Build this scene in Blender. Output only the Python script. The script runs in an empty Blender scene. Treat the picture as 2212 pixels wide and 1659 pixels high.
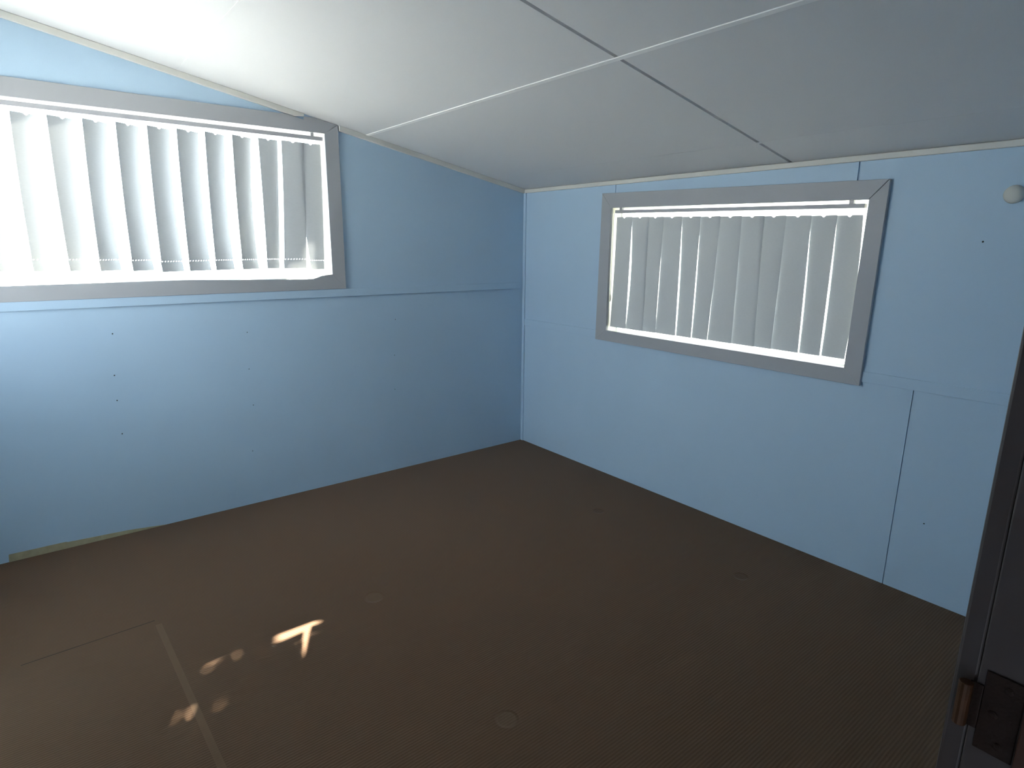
import bpy, bmesh, math, random
from mathutils import Vector, Matrix
random.seed(7)
sc = bpy.context.scene
COL = sc.collection

# ------------------------------------------------------------------ helpers
class MB:
    def __init__(self): self.bm = bmesh.new()
    def prism(self, poly, axis, d0, d1):
        """poly = 2D points; axis 'x': points are (y,z); 'y': (x,z); 'z': (x,y)."""
        def P(p, d):
            if axis == 'x': return (d, p[0], p[1])
            if axis == 'y': return (p[0], d, p[1])
            return (p[0], p[1], d)
        a = [self.bm.verts.new(P(p, d0)) for p in poly]
        b = [self.bm.verts.new(P(p, d1)) for p in poly]
        n = len(poly)
        fs = [self.bm.faces.new(a), self.bm.faces.new(b)]
        for i in range(n):
            fs.append(self.bm.faces.new((a[i], a[(i+1) % n], b[(i+1) % n], b[i])))
        return self
    def box(self, x0, x1, y0, y1, z0, z1):
        return self.prism([(x0, y0), (x1, y0), (x1, y1), (x0, y1)], 'z', z0, z1)
    def tube(self, pts, r, n=10):
        rings = []
        for i, p in enumerate(pts):
            p = Vector(p)
            t = (Vector(pts[min(i+1, len(pts)-1)]) - Vector(pts[max(i-1, 0)])).normalized()
            u = t.orthogonal().normalized(); v = t.cross(u)
            rr = r[i] if isinstance(r, (list, tuple)) else r
            rings.append([self.bm.verts.new(p + (u*math.cos(2*math.pi*k/n) + v*math.sin(2*math.pi*k/n))*rr) for k in range(n)])
        for a, b in zip(rings, rings[1:]):
            for k in range(n):
                self.bm.faces.new((a[k], a[(k+1) % n], b[(k+1) % n], b[k]))
        self.bm.faces.new(rings[0]); self.bm.faces.new(rings[-1])
        return self
    def build(self, name, mat, parent=None, bevel=0.0, smooth=False, segs=2):
        bmesh.ops.recalc_face_normals(self.bm, faces=self.bm.faces)
        me = bpy.data.meshes.new(name)
        self.bm.to_mesh(me); self.bm.free()
        if mat is not None: me.materials.append(mat)
        o = bpy.data.objects.new(name, me); COL.objects.link(o)
        if parent is not None: o.parent = parent
        if smooth:
            for p in me.polygons: p.use_smooth = True
        if bevel:
            m = o.modifiers.new('bevel', 'BEVEL'); m.width = bevel; m.segments = segs
            m.limit_method = 'ANGLE'; m.angle_limit = math.radians(40)
        return o

def structure(o):
    o['kind'] = 'structure'; return o
def thing(o, label, cat, group=None):
    o['label'] = label; o['category'] = cat
    if group: o['group'] = group
    return o
def empty(name, loc=(0, 0, 0)):
    o = bpy.data.objects.new(name, None); COL.objects.link(o); o.location = loc
    o.empty_display_size = .1
    return o

# ------------------------------------------------------------------ materials
def srgb(r, g, b):
    f = lambda c: (c/255/12.92) if c/255 <= .04045 else ((c/255+.055)/1.055)**2.4
    return (f(r), f(g), f(b), 1)
def base(name, color, rough=.6, spec=.3, metal=0.0, vary=0.0, vscale=3.0, bump=0.0, bscale=200.0):
    m = bpy.data.materials.new(name); m.use_nodes = True
    nt = m.node_tree; p = nt.nodes['Principled BSDF']
    p.inputs['Base Color'].default_value = color
    p.inputs['Roughness'].default_value = rough
    p.inputs['Specular IOR Level'].default_value = spec
    p.inputs['Metallic'].default_value = metal
    tc = nt.nodes.new('ShaderNodeTexCoord')
    if vary:
        n = nt.nodes.new('ShaderNodeTexNoise'); n.inputs['Scale'].default_value = vscale
        n.inputs['Detail'].default_value = 5
        nt.links.new(tc.outputs['Object'], n.inputs['Vector'])
        mx = nt.nodes.new('ShaderNodeMix'); mx.data_type = 'RGBA'
        mx.inputs['A'].default_value = tuple(c*(1-vary) for c in color[:3]) + (1,)
        mx.inputs['B'].default_value = tuple(min(1, c*(1+vary)) for c in color[:3]) + (1,)
        nt.links.new(n.outputs['Fac'], mx.inputs['Factor'])
        nt.links.new(mx.outputs['Result'], p.inputs['Base Color'])
    if bump:
        n2 = nt.nodes.new('ShaderNodeTexNoise'); n2.inputs['Scale'].default_value = bscale
        nt.links.new(tc.outputs['Object'], n2.inputs['Vector'])
        bp = nt.nodes.new('ShaderNodeBump'); bp.inputs['Strength'].default_value = bump
        bp.inputs['Distance'].default_value = .002
        nt.links.new(n2.outputs['Fac'], bp.inputs['Height'])
        nt.links.new(bp.outputs['Normal'], p.inputs['Normal'])
    return m

M = {}
M['wall'] = base('blue_wall_paint', (.44, .585, .72, 1), .5, .3, vary=.035, vscale=2.2, bump=.12, bscale=160)
M['ceiling'] = base('white_ceiling_paint', (.67, .665, .66, 1), .75, .2, vary=.02, vscale=1.5, bump=.1, bscale=120)
M['batten'] = base('white_batten_paint', (.80, .795, .78, 1), .6, .3, vary=.02)
M['cornice'] = base('cream_cornice_paint', (.66, .645, .60, 1), .6, .3, vary=.04, vscale=6)
M['frame'] = base('grey_frame_paint', (.385, .395, .41, 1), .5, .35, vary=.03, vscale=4, bump=.08, bscale=90)
M['reveal'] = base('cream_reveal_paint', (.82, .80, .68, 1), .6, .3, vary=.03)
M['alu'] = base('white_window_sash', (.80, .81, .82, 1), .4, .5, vary=.02)
M['rail'] = base('headrail_enamel', (.42, .42, .44, 1), .45, .4, vary=.02)
M['bare'] = base('bare_sheet_edge', (.42, .37, .24, 1), .85, .1, vary=.25, vscale=25)
M['jamb'] = base('dark_jamb_paint', (.045, .035, .034, 1), .4, .5, vary=.06, vscale=8, bump=.08, bscale=60)
M['stop'] = base('stained_timber', (.034, .0095, .0025, 1), .5, .4, vary=.3, vscale=14)
M['rust'] = base('rusty_hinge_steel', (.016, .0075, .005, 1), .55, .4, metal=.5, vary=.45, vscale=60, bump=.3, bscale=300)
M['brass'] = base('worn_brass', (.050, .019, .0045, 1), .5, .5, metal=.4, vary=.4, vscale=50)
M['nail'] = base('dark_nail_steel', (.03, .028, .03, 1), .6, .3, metal=.3, vary=.2, vscale=80)
M['cap'] = base('white_plastic_cap', (.62, .62, .56, 1), .5, .4, vary=.04, vscale=20)
M['hall'] = base('hallway_paint', (.30, .27, .25, 1), .7, .2, vary=.05)
M['ground'] = base('pale_concrete', (.35, .36, .37, 1), .9, .1, vary=.12, vscale=1.2, bump=.2, bscale=20)
M['bark'] = base('bark', (.12, .09, .065, 1), .9, .1, vary=.4, vscale=9, bump=.6, bscale=25)
M['leaf'] = base('leaf_green', (.07, .14, .04, 1), .6, .3, vary=.4, vscale=2)
M['cream'] = base('cream_render', (.72, .68, .57, 1), .9, .1, vary=.05, vscale=2, bump=.2, bscale=40)
M['cord'] = base('white_blind_cord', (.75, .72, .62, 1), .6, .3, vary=.04)

def fabric():
    m = bpy.data.materials.new('blind_fabric'); m.use_nodes = True
    nt = m.node_tree; nt.nodes.remove(nt.nodes['Principled BSDF'])
    out = nt.nodes['Material Output']
    tc = nt.nodes.new('ShaderNodeTexCoord')
    n = nt.nodes.new('ShaderNodeTexNoise'); n.inputs['Scale'].default_value = 60; n.inputs['Detail'].default_value = 3
    mp = nt.nodes.new('ShaderNodeMapping'); mp.inputs['Scale'].default_value = (1, 1, 8)
    nt.links.new(tc.outputs['Object'], mp.inputs['Vector']); nt.links.new(mp.outputs['Vector'], n.inputs['Vector'])
    mx = nt.nodes.new('ShaderNodeMix'); mx.data_type = 'RGBA'
    mx.inputs['A'].default_value = (.41, .43, .445, 1); mx.inputs['B'].default_value = (.48, .50, .515, 1)
    nt.links.new(n.outputs['Fac'], mx.inputs['Factor'])
    d = nt.nodes.new('ShaderNodeBsdfDiffuse'); t = nt.nodes.new('ShaderNodeBsdfTranslucent')
    nt.links.new(mx.outputs['Result'], d.inputs['Color'])
    t.inputs['Color'].default_value = (.62, .64, .64, 1)
    ms = nt.nodes.new('ShaderNodeMixShader'); ms.inputs['Fac'].default_value = FABRIC_T
    nt.links.new(d.outputs[0], ms.inputs[1]); nt.links.new(t.outputs[0], ms.inputs[2])
    nt.links.new(ms.outputs[0], out.inputs['Surface'])
    return m
FABRIC_T = .030
M['fabric'] = fabric()

def clear(name, fac, tint=(1, 1, 1, 1)):
    m = bpy.data.materials.new(name); m.use_nodes = True
    nt = m.node_tree; nt.nodes.remove(nt.nodes['Principled BSDF'])
    out = nt.nodes['Material Output']
    t = nt.nodes.new('ShaderNodeBsdfTransparent'); t.inputs['Color'].default_value = tint
    g = nt.nodes.new('ShaderNodeBsdfGlossy'); g.inputs['Roughness'].default_value = .02
    fr = nt.nodes.new('ShaderNodeFresnel'); fr.inputs['IOR'].default_value = 1.45
    mu = nt.nodes.new('ShaderNodeMath'); mu.operation = 'MULTIPLY'; mu.inputs[1].default_value = fac
    nt.links.new(fr.outputs[0], mu.inputs[0])
    ms = nt.nodes.new('ShaderNodeMixShader')
    nt.links.new(mu.outputs[0], ms.inputs['Fac'])
    nt.links.new(t.outputs[0], ms.inputs[1]); nt.links.new(g.outputs[0], ms.inputs[2])
    nt.links.new(ms.outputs[0], out.inputs['Surface'])
    return m
M['glass'] = clear('window_glass', .6, (.94, .96, .96, 1))
M['clear'] = clear('clear_plastic', .3, (.97, .97, .97, 1))

def carpet():
    m = bpy.data.materials.new('ribbed_brown_carpet'); m.use_nodes = True
    nt = m.node_tree; p = nt.nodes['Principled BSDF']; L = nt.links.new
    N = lambda t: nt.nodes.new(t)
    def math_(op, a, b=None, c=None):
        n = N('ShaderNodeMath'); n.operation = op
        for i, v in enumerate((a, b, c)):
            if v is None: continue
            if isinstance(v, (int, float)): n.inputs[i].default_value = v
            else: L(v, n.inputs[i])
        return n.outputs[0]
    p.inputs['Roughness'].default_value = .95; p.inputs['Specular IOR Level'].default_value = .08
    p.inputs['Sheen Weight'].default_value = .1
    tc = N('ShaderNodeTexCoord'); sx = N('ShaderNodeSeparateXYZ'); L(tc.outputs['Object'], sx.inputs[0])
    X, Y = sx.outputs[0], sx.outputs[1]
    nz = N('ShaderNodeTexNoise'); nz.inputs['Scale'].default_value = 90; nz.inputs['Detail'].default_value = 4
    mp = N('ShaderNodeMapping'); mp.inputs['Scale'].default_value = (.35, 1, 1)
    L(tc.outputs['Object'], mp.inputs['Vector']); L(mp.outputs['Vector'], nz.inputs['Vector'])
    # ribs run along x with an 11.5 mm pitch
    ph = math_('ADD', math_('MULTIPLY', Y, 2*math.pi/.0115), math_('MULTIPLY', nz.outputs['Fac'], 2.4))
    rib = math_('MULTIPLY_ADD', math_('SINE', ph), .5, .5)
    # pale seam tape line where two pieces meet, running away from the left wall
    xs = math_('MULTIPLY_ADD', math_('SUBTRACT', Y, 1.08), -.034, 3.012)
    seam = math_('LESS_THAN', math_('ABSOLUTE', math_('SUBTRACT', X, xs)), .0125)
    seam = math_('MULTIPLY', seam, math_('GREATER_THAN', Y, 1.10))
    # cut line of the patch, along x
    cut = math_('LESS_THAN', math_('ABSOLUTE', math_('SUBTRACT', Y, math_('MULTIPLY_ADD', math_('SUBTRACT', X, 3.0), .03, 1.060))), .0028)
    cut = math_('MULTIPLY', cut, math_('MULTIPLY', math_('GREATER_THAN', X, 3.02), math_('LESS_THAN', X, 3.50)))
    big = N('ShaderNodeTexNoise'); big.inputs['Scale'].default_value = 2.0; big.inputs['Detail'].default_value = 4
    L(tc.outputs['Object'], big.inputs['Vector'])
    def mixc(fac, a, b):
        n = N('ShaderNodeMix'); n.data_type = 'RGBA'
        for k, v in (('A', a), ('B', b)):
            if isinstance(v, tuple): n.inputs[k].default_value = v
            else: L(v, n.inputs[k])
        L(fac, n.inputs['Factor']); return n.outputs['Result']
    c = mixc(rib, CARPET_DK, CARPET_LT)
    c = mixc(math_('MULTIPLY', big.outputs['Fac'], .35), c, (.110, .070, .046, 1))
    c = mixc(math_('MULTIPLY', seam, .5), c, (.185, .118, .070, 1))
    c = mixc(math_('MULTIPLY', cut, .8), c, (.022, .015, .011, 1))
    h = math_('MULTIPLY', math_('SUBTRACT', 1, seam), rib)
    h = math_('SUBTRACT', h, math_('MULTIPLY', cut, 1.5))
    # furniture dents pressed into the pile
    for (dx, dy, rr, pale) in ((2.142, 1.493, .045, .5), (2.104, 2.509, .04, .6), (.539, 1.468, .035, -.35), (.525, 2.484, .035, -.25)):
        v = N('ShaderNodeVectorMath'); v.operation = 'DISTANCE'
        L(tc.outputs['Object'], v.inputs[0]); v.inputs[1].default_value = (dx, dy, 0)
        mr = N('ShaderNodeMapRange'); mr.interpolation_type = 'SMOOTHSTEP'
        mr.inputs['From Min'].default_value = rr*1.15; mr.inputs['From Max'].default_value = rr*.8
        L(v.outputs['Value'], mr.inputs['Value'])
        dnt = mr.outputs['Result']
        h = math_('SUBTRACT', h, math_('MULTIPLY', dnt, 5.0))
        if pale > 0: c = mixc(math_('MULTIPLY', dnt, pale*.55), c, (.165, .112, .068, 1))
        else: c = mixc(math_('MULTIPLY', dnt, -pale), c, (.05, .033, .024, 1))
    L(c, p.inputs['Base Color'])
    bp = N('ShaderNodeBump'); bp.inputs['Strength'].default_value = .36; bp.inputs['Distance'].default_value = .0022
    L(h, bp.inputs['Height']); L(bp.outputs['Normal'], p.inputs['Normal'])
    return m
CARPET_DK = (.104, .058, .031, 1); CARPET_LT = (.140, .080, .044, 1)
M['carpet'] = carpet()

# ------------------------------------------------------------------ room dimensions
LX, WY = 3.95, 3.869          # room runs x 0..LX (left wall on y=0), y 0..WY (right wall on x=0)
SL = .1907                   # ceiling rises away from the right wall
CZ = 2.134
cz = lambda x: CZ + SL*x
TH = .12
xj = 2.584; xk = 3.412       # doorway in the wall behind the camera
DH = 2.04

# floor --------------------------------------------------------------
structure(MB().box(-.12, LX+.12, -.12, 5.6, -.06, 0).build('floor', M['carpet']))

# ceiling: sheets with an open joint, battens over the other joints ---
gy = 2.236; gw = .009
def slope_prism(mb, x0, x1, y0, y1, t0, t1):
    pts = [(x0, cz(x0)+t0), (x1, cz(x1)+t0), (x1, cz(x1)+t1), (x0, cz(x0)+t1)]
    mb.prism(pts, 'y', y0, y1)
mb = MB()
slope_prism(mb, -.12, LX+.12, -.12, gy-gw, 0, .012)
slope_prism(mb, -.12, LX+.12, gy+gw, WY+.12, 0, .012)
slope_prism(mb, -.12, LX+.12, -.12, WY+.12, .0125, .09)
structure(mb.build('ceiling', M['ceiling']))
def ceil_batten(name, x, w, t, mat='batten'):
    b = MB(); slope_prism(b, x-w/2, x+w/2, .014, WY-.002, -t, -.0002)
    structure(b.build(name, M['ceiling' if t < .002 else 'batten'], bevel=.0004))
ceil_batten('trim_1', 1.373, .022, .004)
ceil_batten('trim_2', 2.480, .012, .0015)
ceil_batten('trim_3', .330, .020, .0008)

# window openings (wall holes)
LW = dict(x0=1.648, x1=3.555, z0=1.455, z1=2.392)
RW = dict(y0=.962, y1=2.676, z0=1.066, z1=1.972)

# left wall (y = 0)
def wall_poly(mb, x0, x1, z0, z1fn, d0, d1):
    mb.prism([(x0, z0), (x1, z0), (x1, z1fn(x1)), (x0, z1fn(x0))], 'y', d0, d1)
mb = MB()
top = lambda x: cz(x)
wall_poly(mb, -.12, LW['x0'], 0, top, -TH, 0)
wall_poly(mb, LW['x1'], LX+.12, 0, top, -TH, 0)
wall_poly(mb, LW['x0'], LW['x1'], 0, lambda x: LW['z0'], -TH, 0)
wall_poly(mb, LW['x0'], LW['x1'], LW['z1'], top, -TH, 0)
structure(mb.build('wall_left', M['wall']))

# right wall (x = 0): lining sheets with narrow open joints over a backing
mb = MB()
H0 = CZ
def rbox(y0, y1, z0, z1, d0, d1): mb.box(d0, d1, y0, y1, z0, z1)
for (d0, d1, cuts) in ((-TH, -.0085, False), (-.008, 0, True)):
    g = .0022
    if not cuts:
        rbox(0, RW['y0'], 0, H0, d0, d1); rbox(RW['y1'], WY+.12, 0, H0, d0, d1)
        rbox(RW['y0'], RW['y1'], 0, RW['z0'], d0, d1); rbox(RW['y0'], RW['y1'], RW['z1'], H0, d0, d1)
    else:
        # above the rail
        rbox(0, RW['y0'], 1.05, H0, d0, d1); rbox(RW['y1'], WY+.12, 1.05, H0, d0, d1)
        rbox(RW['y0'], .9945-g, RW['z1'], H0, d0, d1); rbox(.9945+g, 2.586-g*1.6, RW['z1'], H0, d0, d1)
        rbox(2.586+g*1.6, RW['y1'], RW['z1'], H0, d0, d1)
        rbox(RW['y0'], RW['y1'], 1.05, RW['z0'], d0, d1)
        rbox(0, 2.970-g, 0, 1.05, d0, d1); rbox(2.970+g, WY+.12, 0, 1.05, d0, d1)
structure(mb.build('wall_right', M['wall']))

# wall behind the camera, with the doorway, and the far side wall
mb = MB()
wall_poly(mb, -.12, xj-.025, 0, top, WY, WY+TH)
wall_poly(mb, xk+.025, LX+.12, 0, top, WY, WY+TH)
wall_poly(mb, xj-.025, xk+.025, DH+.025, top, WY, WY+TH)
structure(mb.build('wall_back', M['wall']))
SW = dict(y0=.20, y1=1.18, z0=1.12, z1=2.44)      # a window in the side wall, left of the frame
mb = MB()
mb.box(LX, LX+.12, 0, SW['y0'], 0, cz(LX)); mb.box(LX, LX+.12, SW['y1'], WY, 0, cz(LX))
mb.box(LX, LX+.12, SW['y0'], SW['y1'], 0, SW['z0']); mb.box(LX, LX+.12, SW['y0'], SW['y1'], SW['z1'], cz(LX))
structure(mb.build('wall_side', M['wall']))
w3 = structure(empty('window_3'))
for (a0, a1, c0, c1) in ((SW['y0']-.07, SW['y1']+.07, SW['z0']-.07, SW['z0']+.012), (SW['y0']-.07, SW['y1']+.07, SW['z1']-.012, SW['z1']+.07),
                         (SW['y0']-.07, SW['y0']+.012, SW['z0']+.0125, SW['z1']-.0125), (SW['y1']-.012, SW['y1']+.07, SW['z0']+.0125, SW['z1']-.0125)):
    structure(MB().box(LX-.016, LX-.0002, a0, a1, c0, c1).build('architrave', M['frame'], w3, bevel=.0015))
mb = MB()
for (a0, a1, c0, c1) in ((SW['y0'], SW['y1'], SW['z0'], SW['z0']+.03), (SW['y0'], SW['y1'], SW['z1']-.03, SW['z1']),
                         (SW['y0'], SW['y0']+.03, SW['z0']+.03, SW['z1']-.03), (SW['y1']-.03, SW['y1'], SW['z0']+.03, SW['z1']-.03)):
    mb.box(LX+.06, LX+.09, a0, a1, c0, c1)
structure(mb.build('sash', M['alu'], w3))
structure(MB().box(LX+.073, LX+.077, SW['y0']+.02, SW['y1']-.02, SW['z0']+.02, SW['z1']-.02).build('glass_pane', M['glass'], w3))
# hallway shell behind the doorway
mb = MB()
mb.box(1.4, 1.5, WY+TH, 5.5, 0, 2.5); mb.box(4.62, 4.72, WY+TH, 5.5, 0, 2.5)
mb.box(1.4, 4.72, 5.5, 5.6, 0, 2.5)
structure(mb.build('wall_hallway', M['hall']))
structure(MB().box(1.4, 4.72, WY+TH, 5.6, 2.5, 2.58).build('ceiling_hallway', M['hall']))

# ------------------------------------------------------------------ trims
# horizontal cover rails on both walls
structure(MB().box(.031, LX, 0, .011, 1.338, 1.389).build('trim_4', M['wall'], bevel=.0015))
structure(MB().box(0, .009, .031, .885, 1.030, 1.083).build('trim_5', M['wall'], bevel=.0015))
structure(MB().box(0, .009, 2.729, WY, 1.030, 1.083).build('trim_6', M['wall'], bevel=.0015))
# vertical bead in the corner
mb = MB()
mb.box(.0, .010, .0, .030, 0, 1.030); mb.box(.0, .010, .0, .0285, 1.030, 1.083); mb.box(.0, .010, .0, .030, 1.083, 2.104)
structure(mb.build('trim_7', M['wall'], bevel=.0015))
# cornices
def left_cornice(name, x0, x1, taper=False):
    b = MB(); z0 = lambda x: 2.100 + SL*x
    pts = [(x0, z0(x0) + (.018 if taper else 0)), (x0+.06, z0(x0+.06)), (x1, z0(x1)), (x1, cz(x1)-.0005), (x0, cz(x0)-.0005)]
    b.prism(pts, 'y', 0, .018)
    structure(b.build(name, M['cornice'], bevel=.003))
left_cornice('trim_8', .012, 1.568)
left_cornice('trim_9', 1.792, LX, True)
structure(MB().box(0, .016, .0185, WY, 2.104, 2.1325).build('trim_10', M['cornice'], bevel=.004))
# bare strip along the foot of the left wall
MBb = MB()
MBb.prism([(2.80, 0), (3.552, 0), (3.548, .043), (3.30, .040), (3.29, .036), (3.0, .022)], 'y', 0, .0025)
structure(MBb.build('trim_11', M['bare']))

# ------------------------------------------------------------------ windows
def window(name, axis, hole, outer, inner, t, gap_corner=None):
    """axis 'y' = left wall (u = x), 'x' = right wall (u = y). outer/inner: dict of corner points."""
    r = empty(name); structure(r)
    u0, u1, z0, z1 = hole
    order = ['bottom', 'right', 'top', 'left']
    for nm, poly in outer.items():
        structure(MB().prism(poly, axis, .0003, t).build('architrave', M['frame'], r, bevel=.0015))
    # reveal lining boards
    d0, d1 = -TH, .0002
    e = .012
    b = MB()
    for (a0, a1, c0, c1) in ((u0, u1, z0, z0+e), (u0, u1, z1-e, z1), (u0, u0+e, z0+e, z1-e), (u1-e, u1, z0+e, z1-e)):
        b.prism([(a0, c0), (a1, c0), (a1, c1), (a0, c1)], axis, d0, d1)
    structure(b.build('reveal', M['reveal'], r))
    # sliding sash
    b = MB(); s = .014; uu0, uu1, zz0, zz1 = u0+e, u1-e, z0+e, z1-e
    for (a0, a1, c0, c1) in ((uu0, uu1, zz0, zz0+s*.6), (uu0, uu1, zz1-s, zz1), (uu0, uu0+s, zz0+s*.6, zz1-s), (uu1-s, uu1, zz0+s*.6, zz1-s)):
        b.prism([(a0, c0), (a1, c0), (a1, c1), (a0, c1)], axis, -.112, -.090)
    structure(b.build('sash', M['alu'], r))
    b = MB()
    b.prism([(uu0+s*.5, zz0+s*.3), (uu1-s*.5, zz0+s*.3), (uu1-s*.5, zz1-s*.5), (uu0+s*.5, zz1-s*.5)], axis, -.103, -.099)
    structure(b.build('glass_pane', M['glass'], r))
    return r

# long window on the left wall; its top right corner is scribed to the sloping ceiling
ci = lambda x: cz(x) - .002
Lo = dict(br=(1.575, 1.391), bl=(3.625, 1.384), tl=(3.625, 2.453))
Li = dict(br=(1.665, 1.488), tr=(1.667, 2.373), tl=(3.535, 2.362), bl=(3.535, 1.464))
window('window_1', 'y', (LW['x0'], LW['x1'], LW['z0'], LW['z1']), {
    'bottom': [Lo['br'], Lo['bl'], Li['bl'], (2.556, 1.4745), (1.95, 1.4625), (1.80, 1.4625), (1.735, 1.481), Li['br']],
    'right': [Lo['br'], Li['br'], Li['tr'], (1.576, ci(1.576)), (1.575, ci(1.575)-.001)],
    'top': [Li['tr'], Li['tl'], Lo['tl'], (1.895, 2.460), (1.792, 2.4395), (1.791, 2.460), (1.722, 2.460), (1.578, ci(1.578))],
    'left': [Lo['bl'], Lo['tl'], Li['tl'], Li['bl']],
}, Li, .014)
# shorter window on the right wall
Ro = dict(tl=(.890, 2.052), tr=(2.742, 2.012), br=(2.733, 1.009), bl=(.878, 1.018))
Ri = dict(tl=(.978, 1.951), tr=(2.659, 1.922), br=(2.648, 1.089), bl=(.980, 1.093))
window('window_2', 'x', (RW['y0'], RW['y1'], RW['z0'], RW['z1']), {
    'bottom': [Ro['bl'], Ro['br'], Ri['br'], Ri['bl']],
    'right': [Ro['br'], Ro['tr'], (Ri['tr'][0], Ri['tr'][1]), Ri['br']],
    'top': [Ro['tl'], (Ro['tr'][0]-.004, Ro['tr'][1]), (Ri['tr'][0]-.003, Ri['tr'][1]), Ri['tl']],
    'left': [Ro['tl'], Ri['tl'], Ri['bl'], Ro['bl']],
}, Ri, .022)

# ------------------------------------------------------------------ vertical blinds
def quad3(a, m, b, t):
    """value at t in 0..1 through a (t=0), m (t=.5), b (t=1)"""
    return a*(2*t-1)*(t-1) + m*4*t*(1-t) + b*t*(2*t-1)
def slat_mesh(axis, edgeA, edgeB, zt, zb, name, parent, stitch, bulge=.004):
    """edgeA/edgeB(t) -> (u, depth) at t=0 top .. 1 bottom."""
    bm = bmesh.new()
    NC = 24
    H = zt - zb
    hem = .056
    ts = [0, .012] + [.012 + (1-.012-(hem+.0045)/H)*k/14 for k in range(1, 15)]
    t_a = ts[-1]; t_b = 1-(hem)/H
    ts += [t_b, 1-.02/H, 1]
    rows = []
    for i, t in enumerate(ts):
        (ua, da), (ub, db) = edgeA(t), edgeB(t)
        row = []
        L = math.hypot(ub-ua, db-da) or 1
        nu, nd = -(db-da)/L, (ub-ua)/L
        if nd < 0: nu, nd = -nu, -nd
        for c in range(NC+1):
            s = c/NC
            k = bulge*4*s*(1-s)
            u = ua+(ub-ua)*s + nu*k; d = da+(db-da)*s + nd*k
            z = zt - H*t
            if i == 0 and abs(c-NC/2) <= 1: z -= .009 if c == NC//2 else .007
            if stitch and i == len(ts)-3: u += .0025    # slant of the stitching
            co = (u, d, z) if axis == 'y' else (d, u, z)
            row.append(bm.verts.new(co))
        rows.append(row)
    hr = len(ts)-4
    for i in range(len(rows)-1):
        for c in range(NC):
            if stitch and i == hr and c % 3 == 1 and 0 < c < NC-1: continue   # stitch holes let light through
            bm.faces.new((rows[i][c], rows[i][c+1], rows[i+1][c+1], rows[i+1][c]))
    me = bpy.data.meshes.new(name); bm.to_mesh(me); bm.free()
    me.materials.append(M['fabric'])
    for p in me.polygons: p.use_smooth = True
    o = bpy.data.objects.new(name, me); COL.objects.link(o); o.parent = parent
    return o
def hanger(axis, u, d, z0, z1, parent):
    p = lambda z: (u, d, z) if axis == 'y' else (d, u, z)
    MB().tube([p(z0), p(z1)], .0016, 6).build('hanger', M['clear'], parent)

YB = -.02
bl = empty('vertical_blind'); 
thing(bl, 'grey vertical blind with slats twisted half open, in the long left window', 'blind', 'vertical blinds in the windows')
mb = MB()
mb.prism([(1.672, 2.3295), (3.52, 2.3265), (3.52, 2.3515), (1.672, 2.3535)], 'y', YB-.016, YB+.014)
mb.build('headrail', M['rail'], bl, bevel=.002)
for x in (1.738, 3.40):
    MB().box(x-.010, x+.010, YB-.012, YB+.010, 2.351, 2.379).build('bracket', M['rail'], bl, bevel=.002)
# image-left (inner) edges of the open slats: x at top, middle drift, x at bottom, opening angle top/mid/bottom
W_ = .142
open_slats = [
    (3.383, 3.392, 32, 34, 32, 2.300, 1.536),
    (3.237, 3.243, 30, 31, 30, 2.301, 1.536),
    (3.092, 3.090, 28, 40, 38, 2.302, 1.535),
    (2.945, 2.955, 36, 48, 42, 2.303, 1.533),
    (2.799, 2.804, 36, 43, 36, 2.304, 1.530),
    (2.654, 2.661, 31, 35, 29, 2.304, 1.522),
    (2.510, 2.517, 29, 33, 26, 2.305, 1.525),
    (2.365, 2.374, 31, 37, 31, 2.306, 1.528),
    (2.218, 2.222, 29, 38, 34, 2.306, 1.530),
]
def open_edges(xt, xb, a0, a1, a2):
    def ang(t): return math.radians(quad3(a0, a1, a2, t))
    def A(t):
        X = xt + (xb-xt)*t + .004*math.sin(t*math.pi)
        dl = W_/2*math.sin(ang(t)); sl = (3.265-X)/4.0
        return (X + sl*dl, YB+dl)
    def B(t):
        u, d = A(t); a = ang(t)
        return (u - W_*math.cos(a), d - W_*math.sin(a))
    return A, B
for (xt, xb, a0, a1, a2, zt, zb) in open_slats:
    A, B = open_edges(xt, xb, a0, a1, a2)
    slat_mesh('y', A, B, zt, zb, 'slat', bl, True)
    hanger('y', (A(0)[0]+B(0)[0])/2, YB+.003, zt-.006, 2.336, bl)
closed = [   # xL top/mid/bot, xR top/mid/bot, inner depth, outer depth, z top, z bottom
    ((2.074, 2.074, 2.078), (1.952, 1.972, 1.996), .012, -.012, 2.307, 1.532),
    ((1.936, 1.950, 1.975), (1.795, 1.806, 1.828), .010, .004, 2.308, 1.531),
    ((1.815, 1.822, 1.792), (1.683, 1.690, 1.702), -.004, -.008, 2.309, 1.522),
]
for (xl, xr, da, db, zt, zb) in closed:
    A = lambda t, xl=xl, da=da: (quad3(*xl, t), YB+da)
    B = lambda t, xr=xr, db=db: (quad3(*xr, t), YB+db)
    slat_mesh('y', A, B, zt, zb, 'slat', bl, True, .003)
    hanger('y', (A(0)[0]+B(0)[0])/2, YB+(da+db)/2+.003, zt-.006, 2.337, bl)

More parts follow.
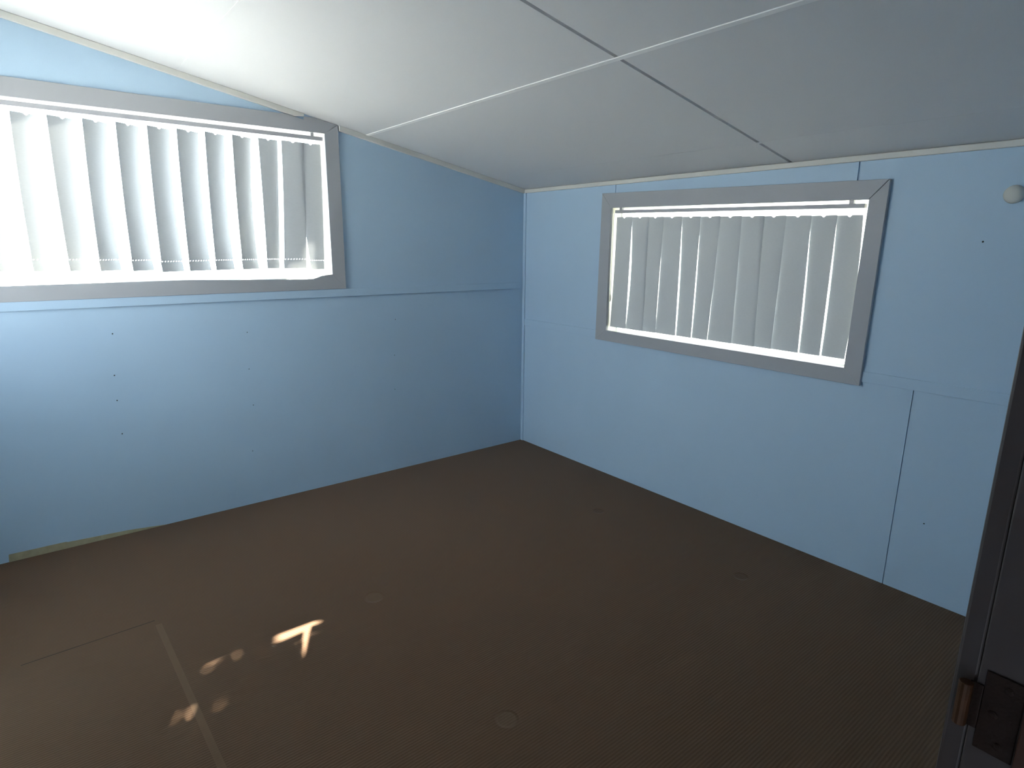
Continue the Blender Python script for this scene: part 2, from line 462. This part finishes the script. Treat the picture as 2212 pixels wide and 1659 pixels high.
br = empty('vertical_blind')
thing(br, 'grey vertical blind with slats turned shut, in the shorter right window', 'blind', 'vertical blinds in the windows')
XB = -.02
mb = MB()
mb.prism([(.992, 1.9150), (2.632, 1.8855), (2.632, 1.9070), (.992, 1.9360)], 'x', XB-.016, XB+.014)
mb.build('headrail', M['rail'], br, bevel=.002)
for y, z in ((1.040, 1.933), (2.565, 1.905)):
    MB().box(XB-.012, XB+.010, y-.012, y+.012, z, z+.029).build('bracket', M['rail'], br, bevel=.002)
bt = [.992, 1.144, 1.288, 1.409, 1.553, 1.689, 1.828, 1.967, 2.105, 2.234, 2.371, 2.504, 2.632]
bb = [.976, 1.134, 1.289, 1.397, 1.561, 1.683, 1.803, 1.971, 2.119, 2.223, 2.382, 2.501, 2.631]
# visible slit at each boundary (metres): top, middle, bottom
slit = [None, (-.006, .017, -.003), (-.012, -.012, -.007), (-.009, .002, -.002), (-.003, .011, .006), (-.005, .007, .005),
        (-.009, -.001, .001), (-.007, -.001, -.001), (-.013, -.009, -.008), (-.008, -.002, .0), (-.003, .008, .007), (-.002, .010, .008)]
D = .004
for i in range(12):
    def Bn(t, i=i):      # right-hand edge, on the room side
        y = bt[i+1] + (bb[i+1]-bt[i+1])*t
        if i == 11: y = quad3(2.628, 2.640, 2.629, t)
        return (y, XB+D)
    def An(t, i=i):      # left-hand edge, on the window side
        y = bt[i] + (bb[i]-bt[i])*t
        if i == 0: return (quad3(.996, .992, .977, t), XB-D)
        sl = (3.987-y)/3.28
        return (y + quad3(*slit[i], t) - sl*2*D, XB-D)
    zt = 1.889 - (bt[i]-.96)*.023; zb = 1.119 + i*.0007
    slat_mesh('x', An, Bn, zt, zb, 'slat', br, False, .003)
    hanger('x', (An(0)[0]+Bn(0)[0])/2, XB+.003, zt-.006, 1.934-(bt[i]-.96)*.018-.012, br)
MB().tube([(-.006, .9835, 1.915), (-.006, .9838, 1.60), (-.006, .984, 1.352)], .0016, 6).build('control_cord', M['cord'], br)
MB().tube([(-.006, .984, 1.352), (-.006, .984, 1.345), (-.006, .984, 1.312), (-.006, .984, 1.303)], [.002, .0055, .0065, .003], 10).build('cord_weight', M['cord'], br, smooth=True)

# ------------------------------------------------------------------ doorway the camera stands in
d = empty('door_1'); structure(d)
def dpart(name, b, mat, parent=None, bevel=.0015):
    return structure(b.build(name, mat, parent or d, bevel=bevel))
dpart('jamb', MB().box(xj-.024, xj, WY, WY+TH, 0, DH), M['jamb'])
dpart('jamb', MB().box(xk, xk+.024, WY, WY+TH, 0, DH), M['jamb'])
dpart('jamb_head', MB().box(xj-.024, xk+.024, WY, WY+TH, DH, DH+.024), M['jamb'])
AO = .004
dpart('architrave', MB().box(xj-AO-.068, xj-AO, WY-.0198, WY-.0002, 0, DH+.072), M['jamb'], bevel=.003)
dpart('architrave', MB().box(xk+AO, xk+AO+.068, WY-.0198, WY-.0002, 0, DH+.072), M['jamb'], bevel=.003)
dpart('architrave', MB().box(xj-AO, xk+AO, WY-.0198, WY-.0002, DH+AO, DH+.072), M['jamb'], bevel=.003)
dpart('door_stop', MB().box(xj+.0002, xj+.012, WY+.0395, WY+.075, 0, DH), M['stop'])
dpart('door_stop', MB().box(xk-.012, xk-.0002, WY+.0395, WY+.075, 0, DH), M['stop'])
dpart('door_stop', MB().box(xj+.012, xk-.012, WY+.0395, WY+.075, DH-.012, DH-.0002), M['stop'])
# rusty loose-pin hinge leaf left on the jamb, its middle knuckle poking into the room
hb = MB()
hb.box(xj+.0002, xj+.0024, 3.8755, 3.9065, 1.206, 1.292)
hb.box(xj+.0002, xj+.0024, 3.8645, 3.8755, 1.2255, 1.2745)
h = dpart('hinge', hb, M['rust'], bevel=.0008)
kb = MB().tube([(xj+.0062, 3.8625, 1.2265), (xj+.0062, 3.8625, 1.2735)], .0062, 16)
dpart('knuckle', kb, M['brass'], h, bevel=.0008)
for (yy, zz) in ((3.894, 1.280), (3.886, 1.249), (3.894, 1.218)):
    dpart('screw', MB().tube([(xj+.0022, yy, zz), (xj+.0030, yy, zz), (xj+.0036, yy, zz)], [.0042, .0040, .0022], 12), M['rust'], h, bevel=0)

# ------------------------------------------------------------------ small things on the walls
cb = MB()
prof = [(.0002, .036), (.006, .0375), (.014, .036), (.022, .030), (.028, .019), (.030, .006)]
cb.tube([(p[0], 3.218, 1.916) for p in prof], [p[1] for p in prof], 24)
thing(cb.build('wall_plug', M['cap'], smooth=True), 'small round white plastic plug on the blue wall right of the shorter window', 'wall plug')

def nail(loc, normal, label, group, r=.0034):
    b = MB(); n = Vector(normal); p = Vector(loc)
    b.tube([p+n*.0001, p+n*.0008, p+n*.0014], [r, r*.95, r*.5], 10)
    thing(b.build('wall_nail', M['nail'], smooth=True), label, 'nail', group)
G1 = 'nail heads in the blue wall under the long window'
pos = ['topmost', 'second from the top', 'third from the top', 'lowest']
for (lst, where) in (
        ([(2.944, 1.189), (2.962, .955), (2.966, .810), (2.964, .612)], 'in the leftmost column under the long window'),
        ([(2.236, 1.141), (2.244, .907), (2.238, .669), (2.267, .363)], 'in the middle column under the long window'),
        ([(1.204, 1.154), (1.221, .891), (1.227, .632)], 'in the column nearest the room corner')):
    for k, (x, z) in enumerate(lst):
        pp = pos[k] if k < len(lst)-1 else 'lowest'
        nail((x, 0, z), (0, 1, 0), f'{pp} dark nail head {where}', G1, .0036 if x > 2.5 else .0028)
nail((0, 3.138, 1.724), (1, 0, 0), 'dark nail head below the white plug, right of the shorter window', 'nail heads in the right wall', .004)
nail((0, 3.104, .388), (1, 0, 0), 'dark nail head low on the right wall, beside the upright sheet joint', 'nail heads in the right wall', .0035)

# ------------------------------------------------------------------ outdoors
structure(MB().box(-40, 40, -60, -.13, -.75, -.65).build('ground', M['ground']))
structure(MB().box(-40, -.13, -.13, 40, -.75, -.65).build('ground_beside', M['ground']))
structure(MB().box(LX+.13, 40, -.13, 40, -.75, -.65).build('ground_beside', M['ground']))
# added cream wall out of view, dimming the daylight outside the right window
structure(MB().box(-3.6, -3.4, -4.0, 9.0, -.65, 2.9).build('unseen_shade_wall', M['cream']))
# roof sheet with an eave over the right wall
mb = MB(); slope_prism(mb, -.70, LX+.45, -.20, 5.7, .095, .14)
structure(mb.build('roof', M['alu']))

SUN = Vector((.435, 1.0, -.978)).normalized()
# tree whose crown shades most of the long window; gaps in the leaves let a little sun through
def to_window(p):            # where the sun ray through p crosses the blind
    t = (YB - p.y)/SUN.y
    q = p + SUN*t
    return q.x, q.z
tr = empty('shade_tree', (.40, -2.9, -.65))
thing(tr, 'leafy tree standing outside the long window', 'tree')
T0 = Vector((2.15, YB, 1.90)) - SUN*3.2
fb = bmesh.new()
holes = [(1.765, 1.935, 1.40, 1.565), (1.775, 1.835, 1.45, 1.68)]
spots = [(2.202, 1.511, .0115), (2.072, 1.512, .003), (2.085, 1.812, .010)] + [(2.25-.02*k, 1.752+.005*k, .009) for k in range(13)]  # leaf gaps placed for sun spots; the row imitates a reflected streak
def blocked(x, z, pad):
    for (a, b, c, e) in holes:
        if a-pad < x < b+pad and c-pad < z < e+pad: return True
    for (a, c, rr) in spots:
        if math.hypot(x-a, z-c) < rr+pad: return True
    return False
e1 = SUN.orthogonal().normalized(); e2 = SUN.cross(e1)
count = 0
rng = random.Random(3)
while count < 7000:
    wx = rng.uniform(1.30, 2.90); wz = rng.uniform(1.15, 2.60)
    # crown outline: irregular oval
    if ((wx-2.1)/.82)**2 + ((wz-1.88)/.78)**2 > 1.0 + rng.uniform(-.08, .08): 
        if not (abs(wx-2.1) < .78 and abs(wz-1.9) < .62): continue
    c = Vector((wx, YB, wz)) - SUN*(3.2 + rng.gauss(0, .25))
    big = rng.uniform(.020, .034) if (blocked(wx, wz, .09)) else rng.uniform(.04, .065)
    ax = Vector((rng.gauss(0, 1), rng.gauss(0, 1), rng.gauss(0, 1))).normalized()
    nn = (SUN*-1 + ax*.6).normalized()
    u = nn.orthogonal().normalized(); u = Matrix.Rotation(rng.uniform(0, 6.28), 3, nn) @ u; v = nn.cross(u)
    pts = [c+u*big*1.3, c+u*big*.35+v*big*.55, c-u*big*.6+v*big*.45, c-u*big*1.2, c-u*big*.6-v*big*.45, c+u*big*.35-v*big*.55]
    if any(blocked(*to_window(p), .0) for p in pts) or blocked(wx, wz, 0): 
        count += 1; continue
    fb.faces.new([fb.verts.new(p) for p in pts]); count += 1
me = bpy.data.meshes.new('foliage'); fb.to_mesh(me); fb.free(); me.materials.append(M['leaf'])
fo = bpy.data.objects.new('foliage', me); COL.objects.link(fo); fo.parent = tr
fo.matrix_parent_inverse = Matrix.Translation((-.40, 2.9, .65))
tb = MB()
base_p = Vector((.40, -2.9, -.65))
P0, P1, P2 = base_p, Vector((.42, -2.92, 2.4)), T0
tb.tube([P0, P0+(P1-P0)*.33, P0+(P1-P0)*.7, P1, P1+(P2-P1)*.5+Vector((0, 0, .1)), P2+Vector((0, 0, .25))], [.14, .12, .11, .10, .06, .02], 12)
to = tb.build('trunk', M['bark'], tr, smooth=True); to.matrix_parent_inverse = Matrix.Translation((-.40, 2.9, .65))

# ------------------------------------------------------------------ light
sun = bpy.data.lights.new('sun', 'SUN'); sun.energy = 95; sun.angle = math.radians(.53); sun.color = (1, .93, .82)
so = bpy.data.objects.new('sun', sun); COL.objects.link(so)
so.rotation_euler = SUN.to_track_quat('-Z', 'Y').to_euler(); so.location = (0, -8, 10)
w = bpy.data.worlds.new('sky'); sc.world = w; w.use_nodes = True
nt = w.node_tree; bg = nt.nodes['Background']
tc = nt.nodes.new('ShaderNodeTexCoord'); sx = nt.nodes.new('ShaderNodeSeparateXYZ')
nt.links.new(tc.outputs['Generated'], sx.inputs[0])
rp = nt.nodes.new('ShaderNodeValToRGB')
rp.color_ramp.elements[0].position = 0.0; rp.color_ramp.elements[0].color = (.95, .965, 1.0, 1)
rp.color_ramp.elements[1].position = .8; rp.color_ramp.elements[1].color = (.70, .83, 1.0, 1)
nt.links.new(sx.outputs['Z'], rp.inputs['Fac']); nt.links.new(rp.outputs['Color'], bg.inputs['Color'])
bg.inputs['Strength'].default_value = 5.5

# ------------------------------------------------------------------ camera
cam = bpy.data.cameras.new('camera'); cam.sensor_width = 36; cam.sensor_fit = 'HORIZONTAL'
cam.lens = 1304.05*36/2212; cam.clip_start = .02
co = bpy.data.objects.new('camera', cam); COL.objects.link(co)
yaw, pitch, roll = 4.0432, -.2254, .0099
f = Vector((math.cos(yaw)*math.cos(pitch), math.sin(yaw)*math.cos(pitch), math.sin(pitch)))
r = f.cross(Vector((0, 0, 1))).normalized(); u = r.cross(f)
r2 = r*math.cos(roll) + u*math.sin(roll); u2 = -r*math.sin(roll) + u*math.cos(roll)
co.matrix_world = Matrix(((r2.x, u2.x, -f.x, 3.2645), (r2.y, u2.y, -f.y, 3.9871), (r2.z, u2.z, -f.z, 1.6882), (0, 0, 0, 1)))
sc.camera = co

vs = sc.view_settings
vs.view_transform = 'Standard'; vs.look = 'None'; vs.gamma = 1; vs.use_curve_mapping = False
vs.exposure = 1.22
cy = sc.cycles
cy.max_bounces = 14; cy.diffuse_bounces = 10; cy.transparent_max_bounces = 16
cy.sample_clamp_indirect = 20; cy.caustics_reflective = False; cy.caustics_refractive = False
